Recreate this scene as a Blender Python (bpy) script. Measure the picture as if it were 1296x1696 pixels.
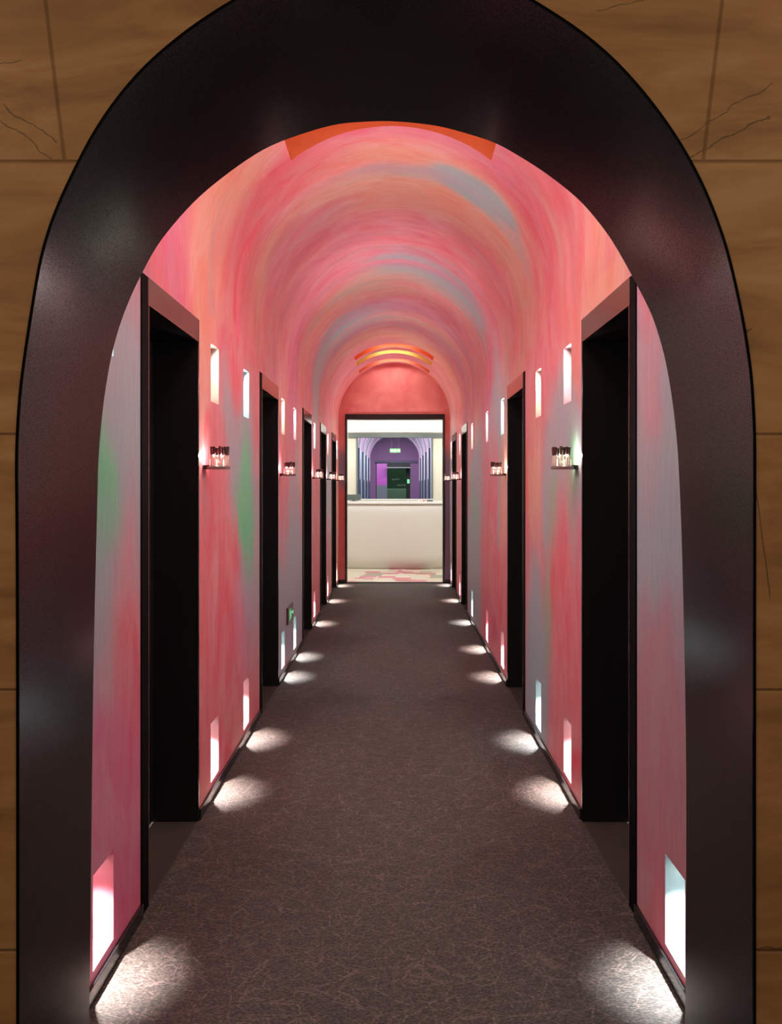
import bpy, bmesh, math, random
from mathutils import Vector, noise
random.seed(7)
PI = math.pi
scn = bpy.context.scene
COL = scn.collection
for o in list(bpy.data.objects):
    bpy.data.objects.remove(o)

# ------------------------------------------------------------------ camera
F = 1500.0
cd = bpy.data.cameras.new('camera')
cam = bpy.data.objects.new('camera', cd)
COL.objects.link(cam)
cam.location = (0, 0, 1.55)
cam.rotation_euler = (PI/2, 0, 0)
cd.sensor_fit = 'VERTICAL'
cd.sensor_height = 36.0
cd.lens = F/1696*36
cd.shift_x = -8/1696
cd.shift_y = -43/1696
cd.clip_start = 0.05
cd.clip_end = 200
scn.camera = cam

# ------------------------------------------------------------------ world, exposure
w = bpy.data.worlds.new('lobby_air'); scn.world = w
w.use_nodes = True
bg = w.node_tree.nodes['Background']
bg.inputs[0].default_value = (1.0, 0.86, 0.72, 1)
bg.inputs[1].default_value = 0.13
scn.view_settings.view_transform = 'Standard'
scn.view_settings.look = 'None'
scn.view_settings.gamma = 1
scn.view_settings.use_curve_mapping = False
scn.view_settings.exposure = 0.0

# light powers (watts)
P_LOW, P_UP, P_GLOW, P_SCONCE, P_SLOT = 105.0, 44.0, 0.35, 1.3, 5.0
P_RECEPTION, P_SECOND = 80.0, 600.0

def area(name, loc, rot, sx, sy, power, col=(1, 1, 1), parent=None, spread=PI):
    l = bpy.data.lights.new(name, 'AREA')
    l.shape = 'RECTANGLE'; l.size = sx; l.size_y = sy; l.energy = power; l.color = col
    l.spread = spread
    o = bpy.data.objects.new(name, l); COL.objects.link(o)
    o.location = loc; o.rotation_euler = rot
    if parent: o.parent = parent
    return o

def point(name, loc, power, col=(1, 1, 1), rad=0.01, parent=None):
    l = bpy.data.lights.new(name, 'POINT'); l.energy = power; l.color = col; l.shadow_soft_size = rad
    o = bpy.data.objects.new(name, l); COL.objects.link(o); o.location = loc
    if parent: o.parent = parent
    return o

def spot(name, loc, rot, power, angle, blend, col=(1, 1, 1), rad=0.01, parent=None):
    l = bpy.data.lights.new(name, 'SPOT'); l.energy = power; l.color = col; l.shadow_soft_size = rad
    l.spot_size = math.radians(angle); l.spot_blend = blend
    o = bpy.data.objects.new(name, l); COL.objects.link(o); o.location = loc; o.rotation_euler = rot
    if parent: o.parent = parent
    return o

# lobby lamps: warm ceiling lights in the hall the photograph is taken from
area('lobby_lamp', (-1.9, -0.2, 3.3), (math.radians(35), 0, 0), 0.8, 0.8, 19, (1.0, 0.80, 0.56))
area('lobby_lamp', (1.9, -0.2, 3.3), (math.radians(35), 0, 0), 0.8, 0.8, 19, (1.0, 0.80, 0.56))

# ------------------------------------------------------------------ dimensions
WL, WR, R, CX, SP = 0.917, 0.866, 0.8915, -0.0255, 2.63
Y0, Y1 = 2.5, 14.5
SVR = SP + PI*R              # arc coordinate where the right wall starts
DL = [3.25, 6.09, 8.87, 10.93, 12.9]       # casing start of the left doorways
DR = [3.25, 6.05, 10.93, 12.9]
OW0, OW1, OH = 0.085, 0.93, 2.22           # opening within the doorway, height
NL = [2.84, 4.585, 5.55, 7.36, 8.22, 10.2, 12.2, 14.08]
NR = [2.81, 4.57, 5.50, 7.35, 8.60, 10.28, 12.25, 14.15]
NW, NLO, NUP = 0.10, (0.08, 0.37), (1.97, 2.257)
A40 = math.radians(38)
VS = [(3.2, 4.96), (12.5, 12.85), (13.1, 13.43), (14.0, 14.33)]   # slots in the vault

# ------------------------------------------------------------------ helpers
def srgb(r, g, b):
    def c(v):
        v /= 255.0
        return v/12.92 if v <= 0.04045 else ((v+0.055)/1.055)**2.4
    return (c(r), c(g), c(b), 1.0)

def mat(name, col, rough=0.5, metal=0.0, spec=0.5, emit=None, estr=0.0, coat=0.0):
    m = bpy.data.materials.new(name); m.use_nodes = True
    b = m.node_tree.nodes['Principled BSDF']
    b.inputs['Base Color'].default_value = col if len(col) == 4 else (*col, 1)
    b.inputs['Roughness'].default_value = rough
    b.inputs['Metallic'].default_value = metal
    b.inputs['Specular IOR Level'].default_value = spec
    b.inputs['Coat Weight'].default_value = coat
    if emit:
        b.inputs['Emission Color'].default_value = (*emit[:3], 1)
        b.inputs['Emission Strength'].default_value = estr
    return m

def nd(m, t, **kw):
    n = m.node_tree.nodes.new(t)
    for k, v in kw.items():
        if k in n.inputs: n.inputs[k].default_value = v
        else: setattr(n, k, v)
    return n
def lk(m, a, b): m.node_tree.links.new(a, b)
def pb(m): return m.node_tree.nodes['Principled BSDF']

def bx(bm, x0, x1, y0, y1, z0, z1):
    v = [bm.verts.new(p) for p in ((x0,y0,z0),(x1,y0,z0),(x1,y1,z0),(x0,y1,z0),(x0,y0,z1),(x1,y0,z1),(x1,y1,z1),(x0,y1,z1))]
    for f in ((0,3,2,1),(4,5,6,7),(0,1,5,4),(1,2,6,5),(2,3,7,6),(3,0,4,7)):
        bm.faces.new([v[i] for i in f])

def cyl(bm, c, r, h, n=16, axis='z', r2=None):
    r2 = r if r2 is None else r2
    a, b = [], []
    for i in range(n):
        t = 2*PI*i/n
        for lst, rr, k in ((a, r, 0), (b, r2, h)):
            u, v = rr*math.cos(t), rr*math.sin(t)
            p = {'z': (c[0]+u, c[1]+v, c[2]+k), 'y': (c[0]+u, c[1]+k, c[2]+v), 'x': (c[0]+k, c[1]+u, c[2]+v)}[axis]
            lst.append(bm.verts.new(p))
    bm.faces.new(a[::-1]); bm.faces.new(b)
    for i in range(n):
        j = (i+1) % n
        bm.faces.new((a[i], a[j], b[j], b[i]))

def obj(name, bm, m, parent=None, smooth=False, bevel=0, fix=True, loc=None):
    if fix: bmesh.ops.recalc_face_normals(bm, faces=bm.faces[:])
    me = bpy.data.meshes.new(name); bm.to_mesh(me); bm.free()
    if smooth:
        for p in me.polygons: p.use_smooth = True
    me.materials.append(m)
    o = bpy.data.objects.new(name, me); COL.objects.link(o)
    if parent: o.parent = parent
    if loc: o.location = loc
    if bevel:
        md = o.modifiers.new('bevel', 'BEVEL'); md.width = bevel; md.segments = 2; md.limit_method = 'ANGLE'
    return o

def boxobj(name, dims, m, parent=None, bevel=0):
    bm = bmesh.new(); bx(bm, *dims)
    return obj(name, bm, m, parent, bevel=bevel)

def tag(o, label, cat, group=None):
    o['label'] = label; o['category'] = cat
    if group: o['group'] = group
    return o

def struct(o, label=None, cat=None):
    o['kind'] = 'structure'
    if label: o['label'] = label
    if cat: o['category'] = cat
    return o

def empty(name, loc):
    o = bpy.data.objects.new(name, None); COL.objects.link(o); o.location = loc
    o.empty_display_size = 0.1
    return o

# ------------------------------------------------------------------ paint of the corridor
PAL = {'R': srgb(214, 104, 116), 'S': srgb(218, 150, 130), 'G': srgb(152, 162, 170), 'B': srgb(150, 170, 174),
       'N': srgb(104, 186, 138), 'M': srgb(202, 110, 142), 'H': srgb(232, 124, 140), 'P': srgb(176, 122, 134)}
BLOBS = [(3.05,2.05,0.3,0.4,'P',0.9),
 (2.95,1.76,0.5,0.3,'G',0.8),
 (3.02,1.36,0.5,0.35,'G',0.8),
 (2.84,1.64,0.12,0.13,'N',0.95),
 (2.92,1.58,0.05,0.14,'N',0.5),
 (2.77,1.10,0.15,0.4,'G',0.8),
 (3.12,0.83,0.25,0.4,'R',0.8),
 (2.95,0.48,0.4,0.3,'M',0.8),
 (3.76,2.49,0.15,0.4,'M',0.6),
 (4.42,2.60,0.25,0.5,'S',0.8),
 (3.98,2.31,0.1,0.3,'R',0.6),
 (5.58,2.68,0.6,0.4,'R',0.8),
 (4.95,2.16,0.07,0.3,'G',0.6),
 (5.27,1.71,0.35,0.3,'G',0.95),
 (5.78,1.18,0.3,0.5,'G',0.7),
 (5.52,1.42,0.24,0.24,'N',1),
 (5.42,1.64,0.1,0.25,'N',0.5),
 (4.50,1.42,0.3,0.4,'R',0.9),
 (4.50,0.52,0.4,0.4,'R',0.9),
 (5.48,0.65,0.3,0.3,'M',0.5),
 (5.64,0.97,0.2,0.2,'G',0.5),
 (6.68,2.64,0.4,0.5,'M',0.5),
 (7.32,2.55,0.25,0.4,'S',0.8),
 (8.04,2.54,0.3,0.4,'M',0.6),
 (7.48,1.87,0.3,0.4,'R',0.5),
 (7.40,1.33,0.3,0.3,'R',0.8),
 (8.29,1.30,0.3,0.4,'G',0.7),
 (7.82,0.53,1.0,0.45,'G',0.9),
 (8.82,1.70,0.2,0.3,'S',0.5),
 (10.42,1.86,0.5,0.5,'R',0.7),
 (10.26,0.90,0.5,0.6,'R',0.8),
 (12.39,1.34,0.35,0.5,'G',0.9),
 (12.17,0.54,0.4,0.4,'M',0.8),
 (14.04,1.13,0.5,0.9,'S',0.7),
 (3.10,5.92,0.2,0.4,'M',0.8),
 (3.10,6.13,0.15,0.3,'R',0.6),
 (2.86,6.31,0.6,0.5,'G',0.7),
 (3.15,5.95,0.14,0.3,'M',0.9),
 (3.12,6.17,0.1,0.22,'R',0.8),
 (2.93,6.79,0.6,0.5,'G',0.8),
 (2.99,7.26,0.35,0.25,'P',0.8),
 (2.93,7.57,0.5,0.3,'P',0.7),
 (4.57,5.58,0.3,0.4,'S',0.5),
 (5.32,5.64,0.5,0.5,'R',0.8),
 (3.78,5.57,0.25,0.3,'S',0.9),
 (4.57,6.31,0.2,0.25,'G',0.9),
 (4.83,6.56,0.35,0.3,'G',0.95),
 (4.49,6.50,0.06,0.2,'N',0.7),
 (4.92,6.72,0.08,0.15,'N',0.6),
 (5.67,6.57,0.2,0.35,'S',0.9),
 (5.80,6.18,0.3,0.15,'R',0.5),
 (5.55,7.23,0.3,0.3,'R',0.6),
 (4.66,7.36,0.35,0.5,'R',1),
 (5.55,7.53,0.3,0.4,'G',0.95),
 (5.75,7.95,0.25,0.4,'G',0.9),
 (5.11,7.18,0.08,0.2,'N',0.4),
 (7.47,5.49,0.35,0.5,'B',0.8),
 (6.63,5.06,0.2,0.4,'G',0.4),
 (8.72,5.44,0.4,0.4,'M',0.7),
 (9.69,5.44,0.3,0.5,'S',0.7),
 (7.69,6.08,0.6,0.25,'G',0.85),
 (9.69,6.48,0.5,0.4,'G',0.8),
 (10.07,6.88,0.3,0.35,'N',0.5),
 (10.15,7.49,0.6,0.5,'G',0.9),
 (8.17,6.76,0.7,0.5,'R',0.9),
 (7.14,6.72,0.25,0.6,'S',0.8),
 (7.69,7.51,0.9,0.4,'R',0.9),
 (7.60,6.64,0.1,0.3,'B',0.6),
 (12.37,6.88,0.5,1.2,'R',0.7),
 (13.97,6.46,0.6,1.0,'G',0.8),
 (5.05,4.21,0.5,1.4,'R',0.5),
 (5.10,3.72,0.4,0.4,'H',0.5),
 (5.37,3.37,0.25,0.4,'S',0.95),
 (5.99,3.66,0.4,0.6,'S',0.7),
 (5.97,4.03,0.5,1.0,'S',0.85),
 (6.43,4.03,0.7,1.1,'S',0.95),
 (6.49,4.43,0.6,0.8,'S',0.9),
 (5.63,4.22,0.07,0.3,'B',0.5),
 (5.50,4.49,0.1,0.22,'B',0.9),  # this blob and the next: bluish niche uplight painted into the vault colour
 (5.61,4.72,0.14,0.2,'B',0.95),
 (5.71,4.95,0.1,0.3,'B',0.35),
 (6.22,3.34,0.35,0.35,'M',0.6),
 (5.05,3.10,0.3,0.6,'R',0.9),
 (4.40,3.18,0.2,0.3,'S',0.6),
 (7.30,3.98,0.7,0.9,'H',0.9),
 (8.45,4.02,0.6,0.45,'B',1),
 (8.21,4.42,0.5,0.35,'B',0.9),
 (8.49,4.71,0.4,0.3,'B',0.6),
 (8.28,3.56,0.4,0.3,'S',0.7),
 (7.86,3.40,0.5,0.3,'H',0.8),
 (7.10,4.77,0.5,0.4,'R',0.8),
 (9.26,3.96,0.6,1,'S',0.85),
 (10.09,4.02,0.5,1,'M',0.8),
 (9.37,4.62,0.5,0.4,'H',0.7),
 (10.87,4.01,0.5,1.2,'S',0.8),
 (10.41,3.32,0.5,0.45,'B',1),
 (10.39,2.83,0.35,0.6,'B',0.9),
 (9.92,3.21,0.3,0.3,'B',0.6),
 (11.25,3.54,0.7,0.5,'M',0.5),
 (11.87,4.01,0.6,1,'S',0.8),
 (11.60,4.80,0.9,0.5,'S',0.7),
 (11.25,5.04,0.4,0.8,'M',0.7),
 (13.59,3.28,0.8,0.7,'S',0.7),
 (12.41,3.10,0.5,0.6,'M',0.6),
 (13.44,4.00,0.4,1,'H',0.7),
 (14.28,4.00,0.4,1.2,'H',0.5),
 (14.03,5.05,0.8,0.5,'S',0.6),]

def paint(y, S):
    v = Vector((y*0.9, S*0.55, 3.1))
    wy = y + 0.22*noise.noise(v*2.0) + 0.05*noise.noise(v*9)
    wS = S + 0.35*noise.noise(v*2.0+Vector((7, 3, 1))) + 0.14*noise.noise(v*8+Vector((2, 9, 4)))
    n1 = 0.5+0.8*noise.noise(Vector((y*1.3, S*0.45, 11.3)))
    n2 = noise.noise(Vector((y*2.2, S*0.6, 5.7)))
    c = [PAL['R'][i]*(1-0.0) for i in range(3)]
    def mix(c, d, a):
        a = max(0, min(1, a)); return [c[i]*(1-a)+d[i]*a for i in range(3)]
    c = mix(c, PAL['S'], max(0, n1-0.55)*1.2)
    c = mix(c, PAL['M'], max(0, n2)*0.9)
    n3 = noise.noise(Vector((y*3.2, S*0.45, 21.7))); n4 = noise.noise(Vector((y*4.1, S*0.5, 33.1)))
    for (by, bS, sy, sS, k, st) in BLOBS:
        dy, dS = (wy-by)/(sy*(1.3 if k in 'GN' else 1.1)), (wS-bS)/(sS*1.15)
        d2 = dy*dy + dS*dS
        if d2 < 9:
            a = st*min(1.0, 1.25*math.exp(-0.5*d2*d2*0.8)) if d2 < 4 else 0
            c = mix(c, PAL[k], a)
    if 2.4 < S < SVR+0.2:
        c = mix(c, PAL['S'], (n3-0.12)*1.1); c = mix(c, PAL['M'], (-n3-0.15)*1.2); c = mix(c, PAL['H'], (n4-0.15)*1.5); c = mix(c, PAL['G'], (-n4-0.35)*1.0)
    return c

def paint_mat():
    m = mat('painted_plaster', (1, 1, 1, 1), 0.48, spec=0.3)
    at = nd(m, 'ShaderNodeAttribute', attribute_name='Paint')
    uv = nd(m, 'ShaderNodeUVMap', uv_map='UVMap')
    mp = nd(m, 'ShaderNodeMapping'); mp.inputs['Scale'].default_value = (55, 6.0, 1)
    mp2 = nd(m, 'ShaderNodeMapping'); mp2.inputs['Scale'].default_value = (4, 2.0, 1)
    lk(m, uv.outputs[0], mp.inputs[0]); lk(m, uv.outputs[0], mp2.inputs[0])
    n1 = nd(m, 'ShaderNodeTexNoise', Scale=1.0, Detail=6.0, Roughness=0.65, Distortion=0.6); lk(m, mp.outputs[0], n1.inputs['Vector'])
    n2 = nd(m, 'ShaderNodeTexNoise', Scale=1.0, Detail=4.0, Roughness=0.6, Distortion=1.2); lk(m, mp2.outputs[0], n2.inputs['Vector'])
    hs = nd(m, 'ShaderNodeHueSaturation')
    mr = nd(m, 'ShaderNodeMapRange'); mr.inputs['From Min'].default_value = 0.3; mr.inputs['From Max'].default_value = 0.7
    mr.inputs['To Min'].default_value = 0.9; mr.inputs['To Max'].default_value = 1.08
    lk(m, n1.outputs[0], mr.inputs[0]); lk(m, mr.outputs[0], hs.inputs['Value'])
    ms = nd(m, 'ShaderNodeMapRange'); ms.inputs['From Min'].default_value = 0.3; ms.inputs['From Max'].default_value = 0.7
    ms.inputs['To Min'].default_value = 0.8; ms.inputs['To Max'].default_value = 1.12
    lk(m, n2.outputs[0], ms.inputs[0]); lk(m, ms.outputs[0], hs.inputs['Saturation'])
    lk(m, at.outputs['Color'], hs.inputs['Color']); lk(m, hs.outputs[0], pb(m).inputs['Base Color'])
    bp = nd(m, 'ShaderNodeBump', Strength=0.08, Distance=0.01); lk(m, n1.outputs[0], bp.inputs['Height']); lk(m, bp.outputs[0], pb(m).inputs['Normal'])
    return m
M_PAINT = paint_mat()

def lines(a, b, step, extra):
    e = sorted(set([a, b] + [x for x in extra if a < x < b]))
    out = [a]
    for p, q in zip(e[:-1], e[1:]):
        n = max(1, int(round((q-p)/step)))
        out += [p+(q-p)*i/n for i in range(1, n+1)]
    return out

def sheet(name, ylines, slines, pos, arc, holes, flip):
    bm = bmesh.new(); uvl = bm.loops.layers.uv.new('UVMap'); cl = bm.loops.layers.float_color.new('Paint')
    V = [[bm.verts.new(pos(y, s)) for s in slines] for y in ylines]
    C = [[paint(y, arc(s)) for s in slines] for y in ylines]
    for i in range(len(ylines)-1):
        for j in range(len(slines)-1):
            my, ms = (ylines[i]+ylines[i+1])/2, (slines[j]+slines[j+1])/2
            if any(h[0] < my < h[1] and h[2] < ms < h[3] for h in holes): continue
            q = [(i, j), (i+1, j), (i+1, j+1), (i, j+1)]
            if flip: q = q[::-1]
            f = bm.faces.new([V[a][b] for a, b in q]); f.smooth = True
            for lp, (a, b) in zip(f.loops, q):
                lp[uvl].uv = (ylines[a], arc(slines[b])); lp[cl] = (*C[a][b], 1)
    for r in V:
        for v in r:
            if not v.link_faces: bm.verts.remove(v)
    return obj(name, bm, M_PAINT, fix=False)

def wall(side):
    D, N = (DL, NL) if side < 0 else (DR, NR)
    hol = [(d+OW0, d+OW1, -0.1, OH) for d in D]
    for n in N:
        for z0, z1 in (NLO, NUP): hol.append((n-NW, n+NW, z0, z1))
    yl = lines(Y0, Y1, 0.03, [h[i] for h in hol for i in (0, 1)])
    zl = lines(0, SP, 0.04, [OH, *NLO, *NUP])
    X = -WL if side < 0 else WR
    arc = (lambda s: s) if side < 0 else (lambda s: SVR+SP-s)
    o = sheet('wall_left' if side < 0 else 'wall_right', yl, zl, lambda y, s: (X, y, s), arc, hol, side < 0)
    return struct(o)
wall(-1); wall(1)

def vpos(y, phi, r=R):   # phi 0 at left spring, PI at right
    return (CX - r*math.cos(phi), y, SP + r*math.sin(phi))
vh = [(a, b, PI/2-A40, PI/2+A40) for a, b in VS]
struct(sheet('ceiling', lines(Y0, Y1, 0.04, [v for a in VS for v in a]), lines(0, PI, 0.045, [PI/2-A40, PI/2+A40]),
      vpos, lambda p: SP+R*p, vh, True))

# vault slots: painted recesses with a lamp strip inside
def slot_mat(name, c):
    m = mat(name, c, 0.6)
    n = nd(m, 'ShaderNodeTexNoise', Scale=6.0, Detail=4.0)
    mx = nd(m, 'ShaderNodeMix', data_type='RGBA'); mx.inputs[6].default_value = c; mx.inputs[7].default_value = tuple(v*0.7 for v in c[:3])+(1,)
    lk(m, n.outputs[0], mx.inputs[0]); lk(m, mx.outputs[2], pb(m).inputs['Base Color'])
    return m
SM = [slot_mat('orange_slot_paint', srgb(226, 120, 66)), slot_mat('orange_red_slot_paint', srgb(232, 92, 40)),
      slot_mat('ochre_slot_paint', srgb(224, 168, 70)), slot_mat('terracotta_slot_paint', srgb(222, 108, 70))]
M_LAMP = mat('lamp_diffuser', srgb(255, 250, 240), 0.4, emit=(1, 0.93, 0.84), estr=1.0)
SL = ['wide orange painted slot cut into the crown of the vault above the entrance arch',
      'orange-red curved slot in the vault, nearest of the three at the far end',
      'ochre yellow curved slot in the vault, middle of the three at the far end',
      'terracotta curved slot in the vault directly before the red end wall']
for (a, b), m, lb in zip(VS, SM, SL):
    dep = 0.16 if b-a < 1 else 0.22
    bm = bmesh.new(); n = 24
    ph = [PI/2-A40+2*A40*i/n for i in range(n+1)]
    g = lambda y, p, r: bm.verts.new(Vector(vpos(y, p, r))-Vector((CX, a, SP)))
    in0 = [g(a, p, R) for p in ph]; in1 = [g(b, p, R) for p in ph]
    up0 = [g(a, p, R+dep) for p in ph]; up1 = [g(b, p, R+dep) for p in ph]
    for i in range(n):
        bm.faces.new((up0[i], up0[i+1], up1[i+1], up1[i])); bm.faces.new((in0[i], in0[i+1], up0[i+1], up0[i]))
        bm.faces.new((in1[i], up1[i], up1[i+1], in1[i+1]))
    bm.faces.new((in0[0], up0[0], up1[0], in1[0])); bm.faces.new((in0[n], in1[n], up1[n], up0[n]))
    o = struct(obj('trim_%d' % (30+VS.index((a, b))), bm, m, loc=(CX, a, SP)), lb, 'ceiling recess')
    s = bmesh.new(); bx(s, -0.3, 0.3, 0.03, 0.07, R+dep-0.075, R+dep-0.055)
    obj('lamp_strip', s, M_LAMP, o)
    if b-a < 1:
        area('slot_light', (0, (b-a)/2, R+dep-0.09), (0, 0, 0), 0.5, 0.1, P_SLOT, (1, 0.95, 0.88), o)
    else:
        area('slot_light', (0, 0.5, R+dep-0.09), (0, 0, 0), 0.6, 0.6, P_SLOT*5, (1, 0.95, 0.88), o)

# ------------------------------------------------------------------ floors
def carpet():
    m = mat('patterned_carpet', (0.05, 0.04, 0.04), 0.75, spec=0.35)
    tc = nd(m, 'ShaderNodeTexCoord')
    nz = nd(m, 'ShaderNodeTexNoise', Scale=5.0, Detail=3.0)
    lk(m, tc.outputs['Object'], nz.inputs['Vector'])
    ad = nd(m, 'ShaderNodeMix', data_type='RGBA', blend_type='ADD'); ad.inputs[0].default_value = 0.015
    lk(m, tc.outputs['Object'], ad.inputs[6]); lk(m, nz.outputs['Color'], ad.inputs[7])
    outs = []
    for sc, th, rot, st in ((5.0, 0.018, 0.6, (1, 1.9, 1)), (6.0, 0.02, -0.5, (1.9, 1, 1)), (7.0, 0.024, 1.2, (1, 1.5, 1)), (8.0, 0.024, 2.1, (1, 1.7, 1))):
        mp = nd(m, 'ShaderNodeMapping'); mp.inputs['Rotation'].default_value = (0, 0, rot); mp.inputs['Scale'].default_value = st
        mp.inputs['Location'].default_value = (rot*3, sc, 0)
        lk(m, ad.outputs[2], mp.inputs[0])
        v = nd(m, 'ShaderNodeTexVoronoi', feature='DISTANCE_TO_EDGE', Scale=sc); lk(m, mp.outputs[0], v.inputs['Vector'])
        r = nd(m, 'ShaderNodeMapRange'); r.inputs['From Min'].default_value = 0; r.inputs['From Max'].default_value = th
        r.inputs['To Min'].default_value = 1; r.inputs['To Max'].default_value = 0
        lk(m, v.outputs['Distance'], r.inputs[0])
        n2 = nd(m, 'ShaderNodeTexNoise', Scale=sc*1.6, Detail=1.0); lk(m, mp.outputs[0], n2.inputs['Vector'])
        c = nd(m, 'ShaderNodeMapRange'); c.inputs['From Min'].default_value = 0.42; c.inputs['From Max'].default_value = 0.5
        lk(m, n2.outputs[0], c.inputs[0])
        mu = nd(m, 'ShaderNodeMath', operation='MULTIPLY'); lk(m, r.outputs[0], mu.inputs[0]); lk(m, c.outputs[0], mu.inputs[1])
        outs.append(mu)
    a = nd(m, 'ShaderNodeMath', operation='MAXIMUM'); lk(m, outs[0].outputs[0], a.inputs[0]); lk(m, outs[1].outputs[0], a.inputs[1])
    b0 = nd(m, 'ShaderNodeMath', operation='MAXIMUM'); lk(m, a.outputs[0], b0.inputs[0]); lk(m, outs[2].outputs[0], b0.inputs[1])
    b = nd(m, 'ShaderNodeMath', operation='MAXIMUM'); lk(m, b0.outputs[0], b.inputs[0]); lk(m, outs[3].outputs[0], b.inputs[1])
    # weave
    mw = nd(m, 'ShaderNodeMapping'); mw.inputs['Rotation'].default_value = (0, 0, 0.5); mw.inputs['Scale'].default_value = (0.6, 1.4, 1); lk(m, tc.outputs['Object'], mw.inputs[0])
    vw = nd(m, 'ShaderNodeTexVoronoi', Scale=150.0); lk(m, mw.outputs[0], vw.inputs['Vector'])
    rw = nd(m, 'ShaderNodeMapRange'); rw.inputs['From Min'].default_value = 0.1; rw.inputs['From Max'].default_value = 0.7
    rw.inputs['To Min'].default_value = 1.5; rw.inputs['To Max'].default_value = 0.45
    lk(m, vw.outputs['Distance'], rw.inputs[0])
    mx = nd(m, 'ShaderNodeMix', data_type='RGBA')
    mx.inputs[6].default_value = srgb(72, 62, 57); mx.inputs[7].default_value = srgb(106, 89, 84)
    lk(m, b.outputs[0], mx.inputs[0])
    ml = nd(m, 'ShaderNodeMix', data_type='RGBA', blend_type='MULTIPLY'); ml.inputs[0].default_value = 1.0
    lk(m, mx.outputs[2], ml.inputs[6]); lk(m, rw.outputs[0], ml.inputs[7])
    lk(m, ml.outputs[2], pb(m).inputs['Base Color'])
    bp = nd(m, 'ShaderNodeBump', Strength=0.5, Distance=0.004); lk(m, vw.outputs['Distance'], bp.inputs['Height']); bp.invert = True
    lk(m, bp.outputs[0], pb(m).inputs['Normal'])
    return m
M_CARPET = carpet()
bm = bmesh.new()
bx(bm, -WL, WR, 2.03, Y1, -0.05, 0.0)
bx(bm, -5, 5, -4, 2.03, -0.05, 0.0)
struct(obj('floor', bm, M_CARPET))

def tile_mat():
    m = mat('patchwork_floor_tile', (1, 1, 1), 0.3)
    tc = nd(m, 'ShaderNodeTexCoord'); mp = nd(m, 'ShaderNodeMapping')
    mp.inputs['Rotation'].default_value = (0, 0, 0.08)
    lk(m, tc.outputs['Object'], mp.inputs[0])
    v = nd(m, 'ShaderNodeTexVoronoi', Scale=3.4, distance='CHEBYCHEV', Randomness=0.6); lk(m, mp.outputs[0], v.inputs['Vector'])
    s = nd(m, 'ShaderNodeSeparateColor'); lk(m, v.outputs['Color'], s.inputs[0])
    cr = nd(m, 'ShaderNodeValToRGB'); cr.color_ramp.interpolation = 'CONSTANT'
    e = cr.color_ramp.elements
    e[0].position = 0; e[0].color = srgb(225, 215, 195); e[1].position = 0.35; e[1].color = srgb(215, 120, 150)
    for p, c in ((0.5, srgb(232, 225, 205)), (0.68, srgb(160, 160, 140)), (0.78, srgb(200, 120, 120)), (0.88, srgb(235, 228, 210))):
        x = e.new(p); x.color = c
    lk(m, s.outputs[0], cr.inputs[0]); lk(m, cr.outputs[0], pb(m).inputs['Base Color'])
    return m
struct(boxobj('floor', (-2.6, 2.6, Y1, 19.2, -0.05, 0.001), tile_mat()))
M_STONE_DK = mat('dark_threshold_stone', srgb(62, 54, 48), 0.35)
n = nd(M_STONE_DK, 'ShaderNodeTexNoise', Scale=9.0, Detail=5.0); tc = nd(M_STONE_DK, 'ShaderNodeTexCoord'); lk(M_STONE_DK, tc.outputs['Object'], n.inputs['Vector'])
cr = nd(M_STONE_DK, 'ShaderNodeValToRGB'); cr.color_ramp.elements[0].color = srgb(44, 38, 35); cr.color_ramp.elements[1].color = srgb(84, 72, 64)
lk(M_STONE_DK, n.outputs[0], cr.inputs[0]); lk(M_STONE_DK, cr.outputs[0], pb(M_STONE_DK).inputs['Base Color'])

# ------------------------------------------------------------------ entrance arch
OUT= [(-0.8438, 0), (-0.8438, 0.7448), (-0.8445, 1.3402), (-0.8458, 1.504), (-0.8472, 1.6082), (-0.8445, 1.6867), (-0.8377, 1.7747), (-0.8235, 1.8775), (-0.8052, 1.9925), (-0.7931, 2.0629), (-0.7673, 2.1482), (-0.743, 2.2037), (-0.7119, 2.2686), (-0.6726, 2.3444), (-0.6171, 2.4243), (-0.5549, 2.4946), (-0.4615, 2.5718), (-0.3573, 2.6394), (-0.2382, 2.6963), (-0.1299, 2.7288), (-0.0217, 2.7396), (0.0866, 2.7288), (0.1908, 2.6963), (0.2991, 2.6394), (0.4168, 2.5636), (0.4967, 2.4946), (0.567, 2.4134), (0.6171, 2.3444), (0.6577, 2.2781), (0.6976, 2.1982), (0.7376, 2.0886), (0.7606, 1.9925), (0.7795, 1.8992), (0.7944, 1.795), (0.8012, 1.6704), (0.8012, 1.5459), (0.8005, 1.3429), (0.8005, 0.7448), (0.8005, 0)]
INN= [(-0.8483, 0), (-0.8438, 0.28), (-0.8387, 0.785), (-0.835, 1.075), (-0.83, 1.295), (-0.8275, 1.3917), (-0.824, 1.52), (-0.8223, 1.6117), (-0.815, 1.7083), (-0.805, 1.8), (-0.7867, 1.9083), (-0.7617, 2.0), (-0.725, 2.0917), (-0.6617, 2.2133), (-0.6, 2.29), (-0.5383, 2.355), (-0.445, 2.4283), (-0.365, 2.4817), (-0.2933, 2.5117), (-0.1633, 2.5517), (-0.015, 2.5592), (0.1217, 2.545), (0.275, 2.5), (0.37, 2.4433), (0.421, 2.41), (0.5133, 2.3367), (0.5933, 2.2367), (0.655, 2.1267), (0.71, 2.02), (0.7407, 1.9183), (0.7583, 1.8267), (0.7717, 1.7233), (0.779, 1.6467), (0.7867, 1.4933), (0.7928, 1.34), (0.7942, 1.22), (0.8012, 0.93), (0.8033, 0.6417), (0.7983, 0)]

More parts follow.
